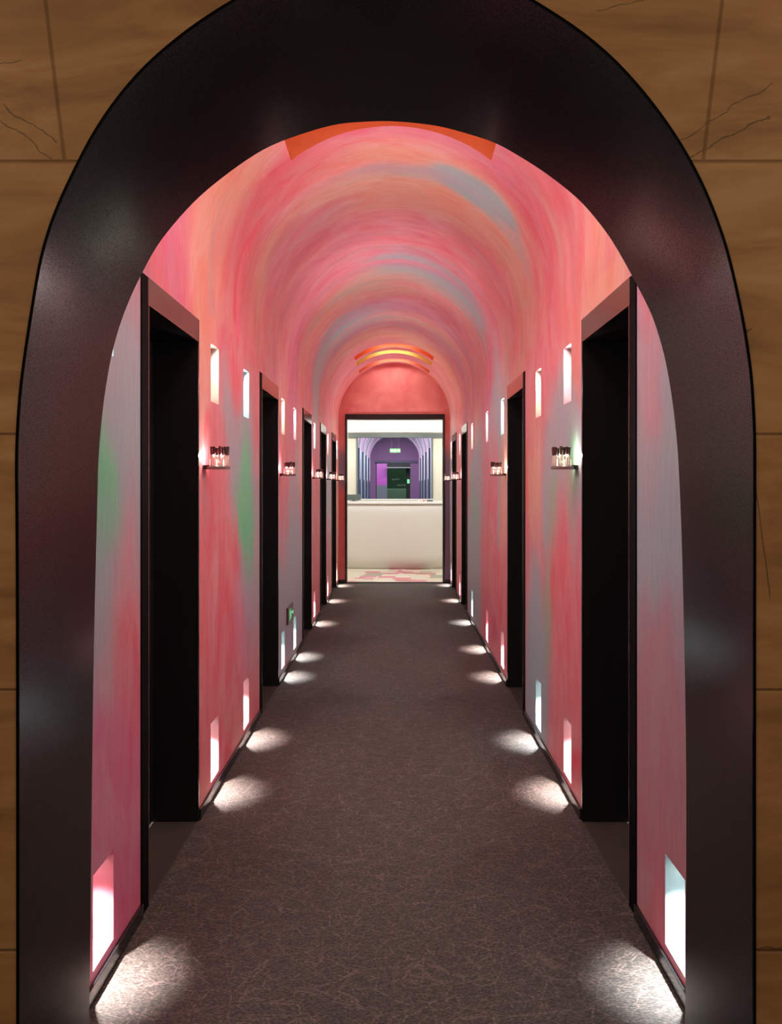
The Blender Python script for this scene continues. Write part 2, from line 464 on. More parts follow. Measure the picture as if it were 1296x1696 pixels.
def resample(P, n=120):
    # left leg by height, arch by angle round (−0.02, 1.5), right leg by height
    c = Vector((-0.02, 1.5)); pts = [Vector(p) for p in P]
    def hit(d):
        best = None
        for a, b in zip(pts[:-1], pts[1:]):
            e = b-a; den = d.x*e.y-d.y*e.x
            if abs(den) < 1e-9: continue
            q = a-c; t = (q.x*e.y-q.y*e.x)/den; u = (q.x*d.y-q.y*d.x)/den
            if t > 0 and -1e-6 <= u <= 1+1e-6 and (best is None or t < best): best = t
        return c+d*best
    def leg(z, s):
        for a, b in zip(pts[:-1], pts[1:]):
            if (a.x+b.x)*s > 0 and min(a.y, b.y)-1e-6 <= z <= max(a.y, b.y)+1e-6 and abs(a.y-b.y) > 1e-6:
                return Vector((a.x+(b.x-a.x)*(z-a.y)/(b.y-a.y), z))
    out = [leg(1.5*i/12, -1) for i in range(12)]
    out += [hit(Vector((-math.cos(PI*i/n), math.sin(PI*i/n)))) for i in range(n+1)]
    out += [leg(1.5*i/12, 1) for i in range(11, -1, -1)]
    for k in range(3):   # light smoothing of measured points
        out = [out[0]] + [(out[i-1]+out[i]*2+out[i+1])/4 for i in range(1, len(out)-1)] + [out[-1]]
    return out
PO, PN = resample(OUT), resample(INN)
YF, YB = 2.03, 2.5

M_REVEAL = mat('dark_speckled_metal', srgb(24, 18, 18), 0.21, metal=0.0, spec=0.45)
tc = nd(M_REVEAL, 'ShaderNodeTexCoord')
n = nd(M_REVEAL, 'ShaderNodeTexNoise', Scale=330.0, Detail=1.0); lk(M_REVEAL, tc.outputs['Object'], n.inputs['Vector'])
mr = nd(M_REVEAL, 'ShaderNodeMapRange'); mr.inputs['From Min'].default_value = 0.35; mr.inputs['From Max'].default_value = 0.65
mr.inputs['To Min'].default_value = 0.2; mr.inputs['To Max'].default_value = 0.8; lk(M_REVEAL, n.outputs[0], mr.inputs[0]); lk(M_REVEAL, mr.outputs[0], pb(M_REVEAL).inputs['Specular IOR Level'])
M_MATTE = mat('matt_black_casing', (0.003, 0.003, 0.003), 0.6, spec=0.03)
M_BLACK = mat('black_enamel', (0.006, 0.006, 0.007), 0.22, spec=0.5)
bm = bmesh.new(); K = 4
rows = []
for k in range(K+1):
    t = k/K
    rows.append([bm.verts.new((a.x*(1-t)+b.x*t, YF+(YB-YF)*t, a.y*(1-t)+b.y*t)) for a, b in zip(PO, PN)])
for k in range(K):
    for i in range(len(PO)-1):
        f = bm.faces.new((rows[k][i], rows[k][i+1], rows[k+1][i+1], rows[k+1][i])); f.smooth = True
tr = struct(obj('trim_1', bm, M_REVEAL), 'dark speckled metal lining of the entrance arch', 'arch lining')
# raised rim along the outer edge
bm = bmesh.new(); cn = Vector((-0.02, 1.45)); rr = []
for p in PO:
    d = (Vector((p.x, max(p.y, 1.45)))-cn).normalized()
    if p.y < 1.45: d = Vector((math.copysign(1, p.x), 0))
    q = p+d*0.006
    rr.append([bm.verts.new((p.x, YF+0.002, p.y)), bm.verts.new((p.x, YF-0.004, p.y)), bm.verts.new((q.x, YF-0.004, q.y)), bm.verts.new((q.x, YF+0.002, q.y))])
for i in range(len(rr)-1):
    for j in range(3):
        bm.faces.new((rr[i][j], rr[i+1][j], rr[i+1][j+1], rr[i][j+1]))
obj('rim', bm, M_MATTE, tr)

def stone_mat():
    m = mat('sandstone_blocks', (0.4, 0.25, 0.12), 0.6, spec=0.35)
    tc = nd(m, 'ShaderNodeTexCoord'); sp = nd(m, 'ShaderNodeSeparateXYZ'); lk(m, tc.outputs['Object'], sp.inputs[0])
    def math_(op, a, b=None):
        n = nd(m, 'ShaderNodeMath', operation=op)
        for i, v in enumerate((a, b)):
            if v is None: continue
            if isinstance(v, (int, float)): n.inputs[i].default_value = v
            else: lk(m, v, n.inputs[i])
        return n.outputs[0]
    x, z = sp.outputs[0], sp.outputs[2]
    # large bands
    mp = nd(m, 'ShaderNodeMapping'); mp.inputs['Rotation'].default_value = (0, 0.5, 0); mp.inputs['Scale'].default_value = (1.2, 1, 5)
    lk(m, tc.outputs['Object'], mp.inputs[0])
    n1 = nd(m, 'ShaderNodeTexNoise', Scale=1.6, Detail=8.0, Roughness=0.6, Distortion=1.0); lk(m, mp.outputs[0], n1.inputs['Vector'])
    cr = nd(m, 'ShaderNodeValToRGB'); e = cr.color_ramp.elements
    e[0].position = 0.25; e[0].color = srgb(140, 98, 60); e[1].position = 0.75; e[1].color = srgb(206, 158, 110)
    x1 = e.new(0.5); x1.color = srgb(182, 130, 80)
    lk(m, n1.outputs[0], cr.inputs[0])
    # thin dark veins
    wn = nd(m, 'ShaderNodeTexNoise', Scale=14.0, Detail=5.0); lk(m, tc.outputs['Object'], wn.inputs['Vector'])
    wob = math_('MULTIPLY', math_('SUBTRACT', wn.outputs[0], 0.5), 0.05)
    zw = math_('ADD', z, wob); vn = None
    for (xa, za, xb, zb) in ((0.62, 2.315, 0.845, 2.45), (0.66, 2.285, 0.84, 2.38), (0.45, 2.615, 0.56, 2.64), (-0.89, 2.37, -0.77, 2.29), (-0.88, 2.40, -0.76, 2.32), (-0.90, 2.50, -0.84, 2.505), (0.80, 1.60, 0.84, 1.30), (0.79, 0.505, 0.9, 0.52), (0.72, 1.86, 0.80, 1.90)):
        k = (zb-za)/(xb-xa)
        dd = math_('ABSOLUTE', math_('SUBTRACT', zw, math_('ADD', math_('MULTIPLY', math_('SUBTRACT', x, xa), k), za)))
        dd = math_('LESS_THAN', dd, 0.0016*math.sqrt(1+k*k))
        dd = math_('MULTIPLY', dd, math_('MULTIPLY', math_('GREATER_THAN', x, xa), math_('LESS_THAN', x, xb)))
        vn = dd if vn is None else math_('MAXIMUM', vn, dd)
    vn = math_('MULTIPLY', vn, 0.6)
    # joints: courses, and the slanted joints of the top course
    dist = None
    for h in (0.508, 1.092, 1.665, 2.277, 2.88):
        d = math_('ABSOLUTE', math_('SUBTRACT', z, h)); dist = d if dist is None else math_('MINIMUM', dist, d)
    for (xa, za, xb, zb, zlo, zhi) in ((-0.786, 2.64, -0.743, 2.277, 2.277, 2.9), (0.732, 2.64, 0.689, 2.277, 2.277, 2.9)):
        k = (xb-xa)/(zb-za)
        ln = math_('ABSOLUTE', math_('SUBTRACT', x, math_('ADD', math_('MULTIPLY', math_('SUBTRACT', z, za), k), xa)))
        ln = math_('ADD', ln, math_('MULTIPLY', math_('LESS_THAN', z, zlo), 10.0))
        dist = math_('MINIMUM', dist, ln)
    for (xj, zlo, zhi) in ((-1.25, 1.665, 2.277), (1.35, 1.665, 2.277), (-0.98, 1.092, 1.665), (1.0, 1.092, 1.665), (-1.4, 0.508, 1.092), (1.3, 0.508, 1.092)):
        ln = math_('ABSOLUTE', math_('SUBTRACT', x, xj))
        ln = math_('ADD', ln, math_('MULTIPLY', math_('ADD', math_('LESS_THAN', z, zlo), math_('GREATER_THAN', z, zhi)), 10.0))
        dist = math_('MINIMUM', dist, ln)
    jr = nd(m, 'ShaderNodeMapRange'); jr.inputs['From Min'].default_value = 0.001; jr.inputs['From Max'].default_value = 0.005
    lk(m, dist, jr.inputs[0])
    jm = math_('MULTIPLY', math_('SUBTRACT', 1.0, jr.outputs[0]), 0.45)
    mx = nd(m, 'ShaderNodeMix', data_type='RGBA'); lk(m, math_('MAXIMUM', jm, vn), mx.inputs[0]); lk(m, cr.outputs[0], mx.inputs[6]); mx.inputs[7].default_value = srgb(60, 40, 26)
    lk(m, mx.outputs[2], pb(m).inputs['Base Color'])
    bp = nd(m, 'ShaderNodeBump', Strength=0.6, Distance=0.004); lk(m, jr.outputs[0], bp.inputs['Height'])
    bp2 = nd(m, 'ShaderNodeBump', Strength=0.15, Distance=0.003); lk(m, n1.outputs[0], bp2.inputs['Height']); lk(m, bp.outputs[0], bp2.inputs['Normal'])
    lk(m, bp2.outputs[0], pb(m).inputs['Normal'])
    return m
M_STONE = stone_mat()
# stone wall around the arch: front face at YF, back face at YB
bm = bmesh.new()
XO, ZT = 3.2, 3.9
def ringface(P, y):
    inner = [bm.verts.new((p.x, y, p.y)) for p in P]
    outer = []
    for p in P:
        d = Vector((p.x, p.y-1.3)) if p.y > 1.3 else Vector((p.x, 0))
        t = min(XO/abs(d.x) if abs(d.x) > 1e-6 else 1e9, (ZT-1.3)/d.y if d.y > 1e-6 else 1e9)
        q = (d.x*t, (p.y if p.y <= 1.3 else 1.3+d.y*t))
        outer.append(bm.verts.new((q[0], y, q[1])))
    for i in range(len(P)-1):
        bm.faces.new((inner[i], outer[i], outer[i+1], inner[i+1]))
    return outer
o1 = ringface(PO, YF); 
for s in (-1, 1):   # fill the two top corners
    j = [v for v in o1 if abs(v.co.z-ZT) < 1e-4 and v.co.x*s > 0]
    k = [v for v in o1 if abs(abs(v.co.x)-XO) < 1e-4 and v.co.x*s > 0]
    a = max(j, key=lambda v: abs(v.co.x)); b = max(k, key=lambda v: v.co.z); c = bm.verts.new((XO*s, YF, ZT))
    bm.faces.new((a, b, c))
struct(obj('wall_front', bm, M_STONE))
bm = bmesh.new(); XO, ZT = 1.1, 3.9
ringface(PN, YB)
o2 = struct(obj('wall_front', bm, M_PAINT if False else mat('return_plaster', srgb(205, 110, 115), 0.6)))

# ------------------------------------------------------------------ end wall
def red_mat():
    m = mat('red_plaster', srgb(215, 85, 85), 0.55, spec=0.3)
    tc = nd(m, 'ShaderNodeTexCoord')
    n = nd(m, 'ShaderNodeTexNoise', Scale=3.0, Detail=5.0, Distortion=0.8); lk(m, tc.outputs['Object'], n.inputs['Vector'])
    cr = nd(m, 'ShaderNodeValToRGB'); cr.color_ramp.elements[0].position = 0.3; cr.color_ramp.elements[0].color = srgb(208, 104, 102)
    cr.color_ramp.elements[1].position = 0.7; cr.color_ramp.elements[1].color = srgb(224, 136, 130)
    lk(m, n.outputs[0], cr.inputs[0])
    # grey cloud at eye height beside the opening
    sp = nd(m, 'ShaderNodeSeparateXYZ'); lk(m, tc.outputs['Object'], sp.inputs[0])
    r = nd(m, 'ShaderNodeMapRange', interpolation_type='SMOOTHSTEP'); r.inputs['From Min'].default_value = 2.25; r.inputs['From Max'].default_value = 1.95
    lk(m, sp.outputs[2], r.inputs[0])
    r2 = nd(m, 'ShaderNodeMapRange', interpolation_type='SMOOTHSTEP'); r2.inputs['From Min'].default_value = 1.35; r2.inputs['From Max'].default_value = 1.7
    lk(m, sp.outputs[2], r2.inputs[0])
    gx = nd(m, 'ShaderNodeMath', operation='GREATER_THAN'); gx.inputs[1].default_value = 0; lk(m, sp.outputs[0], gx.inputs[0])
    mx0 = nd(m, 'ShaderNodeMath', operation='MAXIMUM'); lk(m, r2.outputs[0], mx0.inputs[0]); lk(m, gx.outputs[0], mx0.inputs[1])
    mu = nd(m, 'ShaderNodeMath', operation='MULTIPLY'); lk(m, r.outputs[0], mu.inputs[0]); lk(m, mx0.outputs[0], mu.inputs[1])
    mx = nd(m, 'ShaderNodeMix', data_type='RGBA'); lk(m, mu.outputs[0], mx.inputs[0]); lk(m, cr.outputs[0], mx.inputs[6]); mx.inputs[7].default_value = srgb(140, 125, 140)
    lk(m, mx.outputs[2], pb(m).inputs['Base Color'])
    return m
M_RED = red_mat()
OX0, OX1, OZ = -0.812, 0.783, 2.70
bm = bmesh.new()
top = [vpos(0, PI*i/48, R+0.03) for i in range(49)]
for y in (Y1, Y1+0.12):
    v = [bm.verts.new((p[0], y, p[2])) for p in top]
    L = [bm.verts.new((-WL-0.03, y, 0)), bm.verts.new((-WL-0.03, y, SP)), bm.verts.new((OX0, y, 0)), bm.verts.new((OX0, y, OZ))]
    Rr = [bm.verts.new((WR+0.03, y, 0)), bm.verts.new((WR+0.03, y, SP)), bm.verts.new((OX1, y, 0)), bm.verts.new((OX1, y, OZ))]
    bm.faces.new((L[0], L[2], L[3], L[1])); bm.faces.new((Rr[0], Rr[1], Rr[3], Rr[2]))
    bm.faces.new([L[3], Rr[3]] + v[::-1])
for a in ((OX0, 0, OX0, OZ), (OX0, OZ, OX1, OZ), (OX1, OZ, OX1, 0)):
    q = [bm.verts.new(p) for p in ((a[0], Y1, a[1]), (a[2], Y1, a[3]), (a[2], Y1+0.12, a[3]), (a[0], Y1+0.12, a[1]))]
    bm.faces.new(q)
struct(obj('wall_back', bm, M_RED))
M_FRAME = mat('black_opening_frame', srgb(30, 24, 24), 0.3)
bm = bmesh.new()
bx(bm, OX0, OX0+0.03, Y1-0.02, Y1+0.14, 0, OZ); bx(bm, OX1-0.03, OX1, Y1-0.02, Y1+0.14, 0, OZ)
bx(bm, OX0+0.03, OX1-0.03, Y1-0.02, Y1+0.14, OZ-0.085, OZ); bx(bm, OX0+0.03, OX1-0.03, Y1-0.02, Y1+0.03, 0, 0.012)
struct(obj('trim_2', bm, M_FRAME), 'black metal frame around the opening to the reception', 'opening frame')

# ------------------------------------------------------------------ doorways
M_DOOR = mat('black_door_lacquer', (0.008, 0.008, 0.009), 0.25, spec=0.4)
n = nd(M_DOOR, 'ShaderNodeTexNoise', Scale=4.0, Detail=4.0); mr = nd(M_DOOR, 'ShaderNodeMapRange')
mr.inputs['To Min'].default_value = 0.25; mr.inputs['To Max'].default_value = 0.5; lk(M_DOOR, n.outputs[0], mr.inputs[0]); lk(M_DOOR, mr.outputs[0], pb(M_DOOR).inputs['Roughness'])
M_LINTEL = mat('dark_bronze_lintel', srgb(98, 56, 40), 0.16, spec=0.6)
M_BEAD = mat('polished_copper_bead', srgb(150, 110, 100), 0.25, metal=0.9)
M_CHROME = mat('brushed_steel', srgb(180, 178, 175), 0.28, metal=1.0)
ORD = ['first', 'second', 'third', 'fourth', 'fifth']
dn = 0
for side, D in ((-1, DL), (1, DR)):
    X = -WL if side < 0 else WR
    sn = 'left' if side < 0 else 'right'
    for i, d in enumerate(D):
        dn += 1
        r = struct(empty('door_%d' % dn, (X, d+0.5, 0)), 'black recessed doorway with bronze lintel, %s on the %s wall' % (ORD[i], sn), 'doorway')
        s = side
        def B(x0, x1, y0, y1, z0, z1):   # x measured into the recess, y from opening centre
            xs = sorted((s*x0, s*x1)); return (xs[0], xs[1], y0-0.5, y1-0.5, z0, z1)
        a, b = OW0, OW1
        bm = bmesh.new()
        bx(bm, *B(0.0, 0.24, a-0.02, a, 0, OH+0.02)); bx(bm, *B(0.0, 0.24, b, b+0.02, 0, OH+0.02)); bx(bm, *B(0.0, 0.24, a, b, OH, OH+0.02))
        obj('jamb', bm, M_DOOR, r)
        boxobj('door_panel', B(0.20, 0.24, a+0.004, b-0.004, 0.012, OH-0.004), M_DOOR, r, 0.003)
        obj_ = boxobj('threshold', B(0.0, 0.2, a, b, -0.04, 0.0), M_STONE_DK, r)
        boxobj('casing', B(-0.005, 0.0, 0.0, a, 0, 2.32), M_MATTE, r, 0.002)
        boxobj('casing', B(-0.005, 0.0, b, b+0.022, 0, 2.32), M_BLACK, r, 0.002)
        boxobj('lintel', B(-0.005, 0.0, a, b, OH, 2.32), M_LINTEL, r)
        bm = bmesh.new(); bx(bm, *B(-0.006, 0.004, a, a+0.008, 0, OH)); bx(bm, *B(-0.006, 0.002, a+0.008, b, OH-0.004, OH))
        obj('bead', bm, M_BEAD, r)
        bm = bmesh.new(); ya = (a+0.16)-0.5
        bx(bm, *sorted((s*0.192, s*0.2)), ya-0.02, ya+0.02, 0.92, 1.12); cyl(bm, (s*0.17, ya, 1.02), 0.009, 0.03, 12, 'x') if s > 0 else cyl(bm, (-0.2, ya, 1.02), 0.009, 0.03, 12, 'x')
        bx(bm, *sorted((s*0.155, s*0.17)), ya-0.11, ya+0.01, 1.01, 1.03)
        obj('handle', bm, M_CHROME, r, bevel=0.002)
    # baseboards between doorways
    segs = []; p = Y0
    for d in D: segs.append((p, d)); p = d+OW1+0.022
    segs.append((p, Y1))
    bm = bmesh.new()
    for y0, y1 in segs:
        if y1-y0 > 0.02:
            xs = sorted((X, X-s*0.012)); bx(bm, xs[0], xs[1], y0, y1, 0, 0.052)
    struct(obj('baseboard_'+sn, bm, M_BLACK, bevel=0.002))
bm = bmesh.new(); bx(bm, -WL+0.012, OX0, Y1-0.012, Y1, 0, 0.05); bx(bm, OX1, WR-0.012, Y1-0.012, Y1, 0, 0.05)
struct(obj('baseboard_back', bm, M_BLACK))

# ------------------------------------------------------------------ light niches
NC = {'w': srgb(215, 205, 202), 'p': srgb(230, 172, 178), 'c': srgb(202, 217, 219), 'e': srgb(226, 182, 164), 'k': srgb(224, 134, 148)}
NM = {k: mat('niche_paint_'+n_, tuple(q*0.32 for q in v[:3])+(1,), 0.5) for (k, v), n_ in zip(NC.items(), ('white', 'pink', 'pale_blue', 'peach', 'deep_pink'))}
CN = {'w': 'white', 'p': 'pink', 'c': 'pale blue', 'e': 'peach', 'k': 'deep pink'}
WHERE = {-1: ['before the first doorway', 'between the first and second doorways, nearer the camera', 'between the first and second doorways, farther one',
              'between the second and third doorways, nearer the camera', 'between the second and third doorways, farther one',
              'between the third and fourth doorways', 'between the fourth and fifth doorways', 'past the last doorway'],
         1: ['before the first doorway', 'between the first and second doorways, nearer the camera', 'between the first and second doorways, farther one',
             'just past the second doorway', 'middle one between second and third doorways', 'just before the third doorway', 'between the third and fourth doorways', 'past the last doorway']}
TINT = {(-1, 0): 'cecepcec'.replace('c', 'c'), (-1, 1): 'kppccppe', (1, 0): 'ppecpeee', (1, 1): 'cpcpkcpw'}
# TINT second index: 0 upper, 1 lower
LC = {'w': (1, 1, 1), 'p': (1, 0.93, 0.9), 'c': (0.88, 0.98, 1), 'e': (1, 0.95, 0.88), 'k': (1, 0.95, 0.92)}
DN = 0.10
for side, N in ((-1, NL), (1, NR)):
    X = -WL if side < 0 else WR; sn = 'left' if side < 0 else 'right'
    for lev, (z0, z1) in enumerate((NUP, NLO)):
        for i, y in enumerate(N):
            k = TINT[(side, lev)][i]; s = side
            r = empty('wall_niche', (X, y, z0))
            tag(r, '%s %s lit niche, %s wall, %s' % (('upper', 'lower')[lev], CN[k], sn, WHERE[side][i]), 'wall light', ('upper', 'lower')[lev]+' lit niches')
            h = z1-z0
            bm = bmesh.new()
            V = lambda x, yy, z: bm.verts.new((s*x, yy, z))
            f0 = [V(0, -NW, 0), V(0, NW, 0), V(0, NW, h), V(0, -NW, h)]; g0 = [V(DN, -NW, 0), V(DN, NW, 0), V(DN, NW, h), V(DN, -NW, h)]
            bm.faces.new(g0)
            for a in range(4): bm.faces.new((f0[a], f0[(a+1) % 4], g0[(a+1) % 4], g0[a]))
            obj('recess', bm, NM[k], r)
            zl = h-0.012 if lev else 0.012
            bm = bmesh.new(); xs = sorted((s*0.035, s*0.075)); bx(bm, xs[0], xs[1], -0.07, 0.07, min(zl, zl+(0.012 if lev else -0.012)), max(zl, zl+(0.012 if lev else -0.012)))
            obj('lamp', bm, M_LAMP, r)
            if lev:  # shines down and outwards onto the carpet
                spot('niche_light', (s*0.05, 0, zl-0.006), (0, s*math.radians(0), 0), P_LOW, 92, 1.0, LC[k], 0.008, r)
                area('niche_glow', (s*0.055, 0, zl-0.004), (0, 0, 0), 0.03, 0.12, P_GLOW, LC[k], r)
            else:    # shines up and outwards onto the opposite haunch of the vault
                spot('niche_light', (s*0.05, 0, zl+0.002), (0, PI-s*math.radians(50), 0), P_UP*1.5, 95, 1.0, LC[k], 0.014, r)
                spot('niche_light', (s*0.05, 0, h-0.005), (0, s*math.radians(55), 0), P_UP, 155, 1.0, LC[k], 0.014, r)  # added fill lamp, washes the opposite wall and floor from above
                area('niche_glow', (s*0.055, 0, zl+0.004), (0, PI, 0), 0.03, 0.12, P_GLOW, LC[k], r)

# ------------------------------------------------------------------ crystal wall sconces
M_GLASS = mat('crystal', srgb(232, 212, 208), 0.05); pb(M_GLASS).inputs['Transmission Weight'].default_value = 0.8; pb(M_GLASS).inputs['IOR'].default_value = 1.5
M_SMOKE = mat('smoked_crystal_plate', srgb(150, 120, 118), 0.25); pb(M_SMOKE).inputs['Transmission Weight'].default_value = 0.35
M_TIP = mat('smoky_brown_crystal', srgb(98, 70, 70), 0.1); pb(M_TIP).inputs['Transmission Weight'].default_value = 0.5
M_BULB = mat('warm_bulb', (1, 1, 1), 0.4, emit=(1, 0.86, 0.72), estr=5.0)
def sconce(x, y, side, label):
    s = side
    r = empty('wall_sconce', (x, y, 1.63)); tag(r, label, 'wall lamp', 'crystal wall lamps beside the doorways')
    bm = bmesh.new(); xs = sorted((0, -s*0.035)); bx(bm, xs[0], xs[1], -0.035, 0.035, 0.0, 0.02)
    obj('bracket', bm, M_BLACK, r, bevel=0.002)
    bm = bmesh.new(); cyl(bm, (-s*0.066, 0, 0.0), 0.058, 0.014, 32)
    obj('base_plate', bm, M_SMOKE, r, bevel=0.002)
    rnd = random.Random(int(y*100)+s)
    for k in range(15):
        t = -2.1+4.2*k/14
        cx_, cy = -s*0.066-s*0.047*math.cos(t), 0.047*math.sin(t)
        bm = bmesh.new(); hh = 0.092+rnd.uniform(-0.006, 0.006); rr_ = 0.0075
        cyl(bm, (cx_, cy, 0.015), rr_, hh*0.55, 6, r2=rr_*0.8)
        rod = obj('crystal_rod', bm, M_GLASS, r)
        bm = bmesh.new(); cyl(bm, (cx_, cy, 0.015+hh*0.56), rr_*0.75, hh*0.42, 6, r2=rr_)
        obj('smoky_tip', bm, M_TIP, rod)['label'] = 'dark smoky crystal tip'
    bm = bmesh.new(); bmesh.ops.create_uvsphere(bm, u_segments=12, v_segments=8, radius=0.012)
    bmesh.ops.translate(bm, verts=bm.verts[:], vec=(-s*0.062, 0, 0.034)); cyl(bm, (-s*0.062, 0, 0.0142), 0.008, 0.01, 12)
    obj('bulb', bm, M_BULB, r, smooth=True)
    point('sconce_light', (-s*0.05, 0, 0.065), P_SCONCE, (1, 0.88, 0.76), 0.008, r)
for side, D in ((-1, DL), (1, DR)):
    X = -WL if side < 0 else WR; sn = 'left' if side < 0 else 'right'
    for i, d in enumerate(D):
        sconce(X, d+OW1+0.15, side, 'small crystal ring wall lamp on the %s wall just past the %s doorway' % (sn, ORD[i]))

# ------------------------------------------------------------------ exit sign low on the left wall
M_GREEN = mat('lit_green_sign', (0.05, 0.4, 0.15), 0.5, emit=(0.22, 0.95, 0.42), estr=0.9)
M_SIGNFACE = mat('grey_green_sign_face', srgb(112, 112, 98), 0.3)
M_SIGNFRAME = mat('dark_red_brown_frame', srgb(86, 50, 52), 0.35)
def pict(bm, pts, tf):
    vs = [bm.verts.new(tf(*p)) for p in pts]; bm.faces.new(vs)
RUN = [  # running figure facing +u, unit box 0..1
 [(0.55+0.085*math.cos(t*PI/6), 0.87+0.085*math.sin(t*PI/6)) for t in range(12)],
 [(0.36, 0.74), (0.56, 0.76), (0.60, 0.70), (0.52, 0.42), (0.34, 0.42), (0.40, 0.62)],
 [(0.56, 0.76), (0.70, 0.60), (0.86, 0.64), (0.86, 0.57), (0.68, 0.52), (0.55, 0.66)],
 [(0.36, 0.74), (0.18, 0.66), (0.12, 0.48), (0.19, 0.46), (0.24, 0.60), (0.40, 0.66)],
 [(0.40, 0.44), (0.53, 0.44), (0.74, 0.30), (0.68, 0.06), (0.59, 0.08), (0.63, 0.26), (0.44, 0.34)],
 [(0.34, 0.44), (0.46, 0.44), (0.42, 0.22), (0.16, 0.08), (0.10, 0.14), (0.33, 0.26)]]
r = empty('exit_sign', (-WL, 7.775, 0.455)); tag(r, 'low exit sign with green running figure and arrow on the left wall', 'exit sign')
boxobj('frame', (0, 0.014, -0.195, 0.195, -0.07, 0.07), M_SIGNFRAME, r, 0.002)
boxobj('face', (0.0135, 0.016, -0.183, 0.183, -0.058, 0.058), M_SIGNFACE, r)
bm = bmesh.new()
for P in RUN: pict(bm, P, lambda u, v: (0.0172, -0.005+(u-0.5)*0.12, -0.052+v*0.104))
for P in ([(0, .35), (.5, .35), (.5, .1), (1, .5), (.5, .9), (.5, .65), (0, .65)], ):
    pict(bm, P, lambda u, v: (0.0172, 0.07+u*0.1, -0.03+v*0.06))
pict(bm, [(0, 0), (0.2, 0), (0.2, 1), (0, 1)], lambda u, v: (0.0172, -0.1+u*0.1, -0.05+v*0.1))
obj('pictogram', bm, M_GREEN, r)

# ------------------------------------------------------------------ reception
M_CREAM = mat('cream_plaster', srgb(226, 224, 208), 0.6)
M_WHITE = mat('white_lacquer', srgb(240, 240, 238), 0.35)
M_HEADER = mat('grey_metal_and_header_shade', srgb(112, 120, 118), 0.35)
YW = 19.0
bm = bmesh.new(); bx(bm, -2.6, -2.5, Y1+0.12, YW, 0, 3.0); struct(obj('wall_left', bm, M_CREAM))
bm = bmesh.new(); bx(bm, 2.5, 2.6, Y1+0.12, YW, 0, 3.0); struct(obj('wall_right', bm, M_CREAM))
bm = bmesh.new(); bx(bm, -2.5, -WL-0.03, Y1, Y1+0.12, 0, 3.0); bx(bm, WR+0.03, 2.5, Y1, Y1+0.12, 0, 3.0); struct(obj('wall_front', bm, M_CREAM))
struct(boxobj('ceiling', (-2.6, 2.6, Y1+0.12, YW+0.1, 2.95, 3.05), M_WHITE))
struct(boxobj('trim_3', (-2.5, 2.5, 17.3, 17.6, 2.58, 2.95), M_WHITE), 'bright white ceiling bulkhead above the reception desk', 'bulkhead')
GX0, GX1, GZ0, GZ1 = -0.81, 0.76, 1.28, 2.576
bm = bmesh.new()
bx(bm, -2.5, GX0, YW, YW+0.12, 0, 2.95); bx(bm, GX1, 2.5, YW, YW+0.12, 0, 2.95)
bx(bm, GX0, GX1, YW, YW+0.12, 0, GZ0); bx(bm, GX0, GX1, YW, YW+0.12, GZ1, 2.95)
struct(obj('wall_back', bm, M_CREAM))
r = struct(empty('window_1', (0, YW, GZ0)), 'clear window behind the reception desk looking into a purple corridor', 'window')
bm = bmesh.new(); bx(bm, GX0-0.02, GX0+0.01, -0.02, 0.1, 0, GZ1-GZ0); bx(bm, GX1-0.01, GX1+0.02, -0.02, 0.1, 0, GZ1-GZ0); 
obj('window_frame', bm, M_HEADER, r)
bm = bmesh.new(); bx(bm, -1.0, 1.0, -0.04, 0.1, GZ1-GZ0-0.01, GZ1-GZ0+0.17); obj('header', bm, M_HEADER, r)  # shadow on the header underside is put into its grey colour
bm = bmesh.new(); bx(bm, GX0-0.03, GX1+0.03, -0.08, 0.1, -0.03, 0.0); obj('window_sill', bm, M_WHITE, r)
M_PANE = mat('clear_pane', (1, 1, 1), 0.0); pb(M_PANE).inputs['Transmission Weight'].default_value = 1.0; pb(M_PANE).inputs['IOR'].default_value = 1.12
bm = bmesh.new(); bx(bm, GX0+0.01, GX1-0.01, 0.04, 0.048, 0, GZ1-GZ0-0.01); obj('pane', bm, M_PANE, r)
for lx in (-1.3, 0, 1.3):
    area('reception_light', (lx, 15.6, 2.93), (math.radians(38), 0, 0), 0.9, 0.5, P_RECEPTION/2.4, (1, 0.99, 0.95))
for lx in (-1.3, 0, 1.3):
    area('reception_light', (lx, 18.3, 2.93), (0, 0, 0), 0.9, 0.3, P_RECEPTION/6, (1, 0.98, 0.93))

# desk: curved front that tucks under towards the floor
M_DESK = mat('warm_white_desk', srgb(222, 220, 214), 0.45)
r = empty('reception_desk', (0, 17.2, 0)); tag(r, 'wide cream reception desk with a bulging front and white top', 'reception desk')
bm = bmesh.new(); nx, nz = 40, 14; W = 1.75
gr = []
for i in range(nx+1):
    x = -W+2*W*i/nx; col = []
    for j in range(nz+1):
        z = 1.22*j/nz
        tuck = 0.10*max(0, (0.22-z)/0.22)**2 + 0.03*max(0, (z-1.1)/0.12)**2
        col.append(bm.verts.new((x, -0.36+0.16*(x/0.9)**2*0.5+tuck+0.0, z)))
    gr.append(col)
for i in range(nx):
    for j in range(nz):
        f = bm.faces.new((gr[i][j], gr[i+1][j], gr[i+1][j+1], gr[i][j+1])); f.smooth = True
obj('front_panel', bm, M_DESK, r)
bm = bmesh.new(); vs0 = []; vs1 = []
for i in range(nx+1):
    x = -W+2*W*i/nx; y = -0.38+0.16*(x/0.9)**2*0.5
    vs0.append((x, y)); vs1.append((x, 0.42))
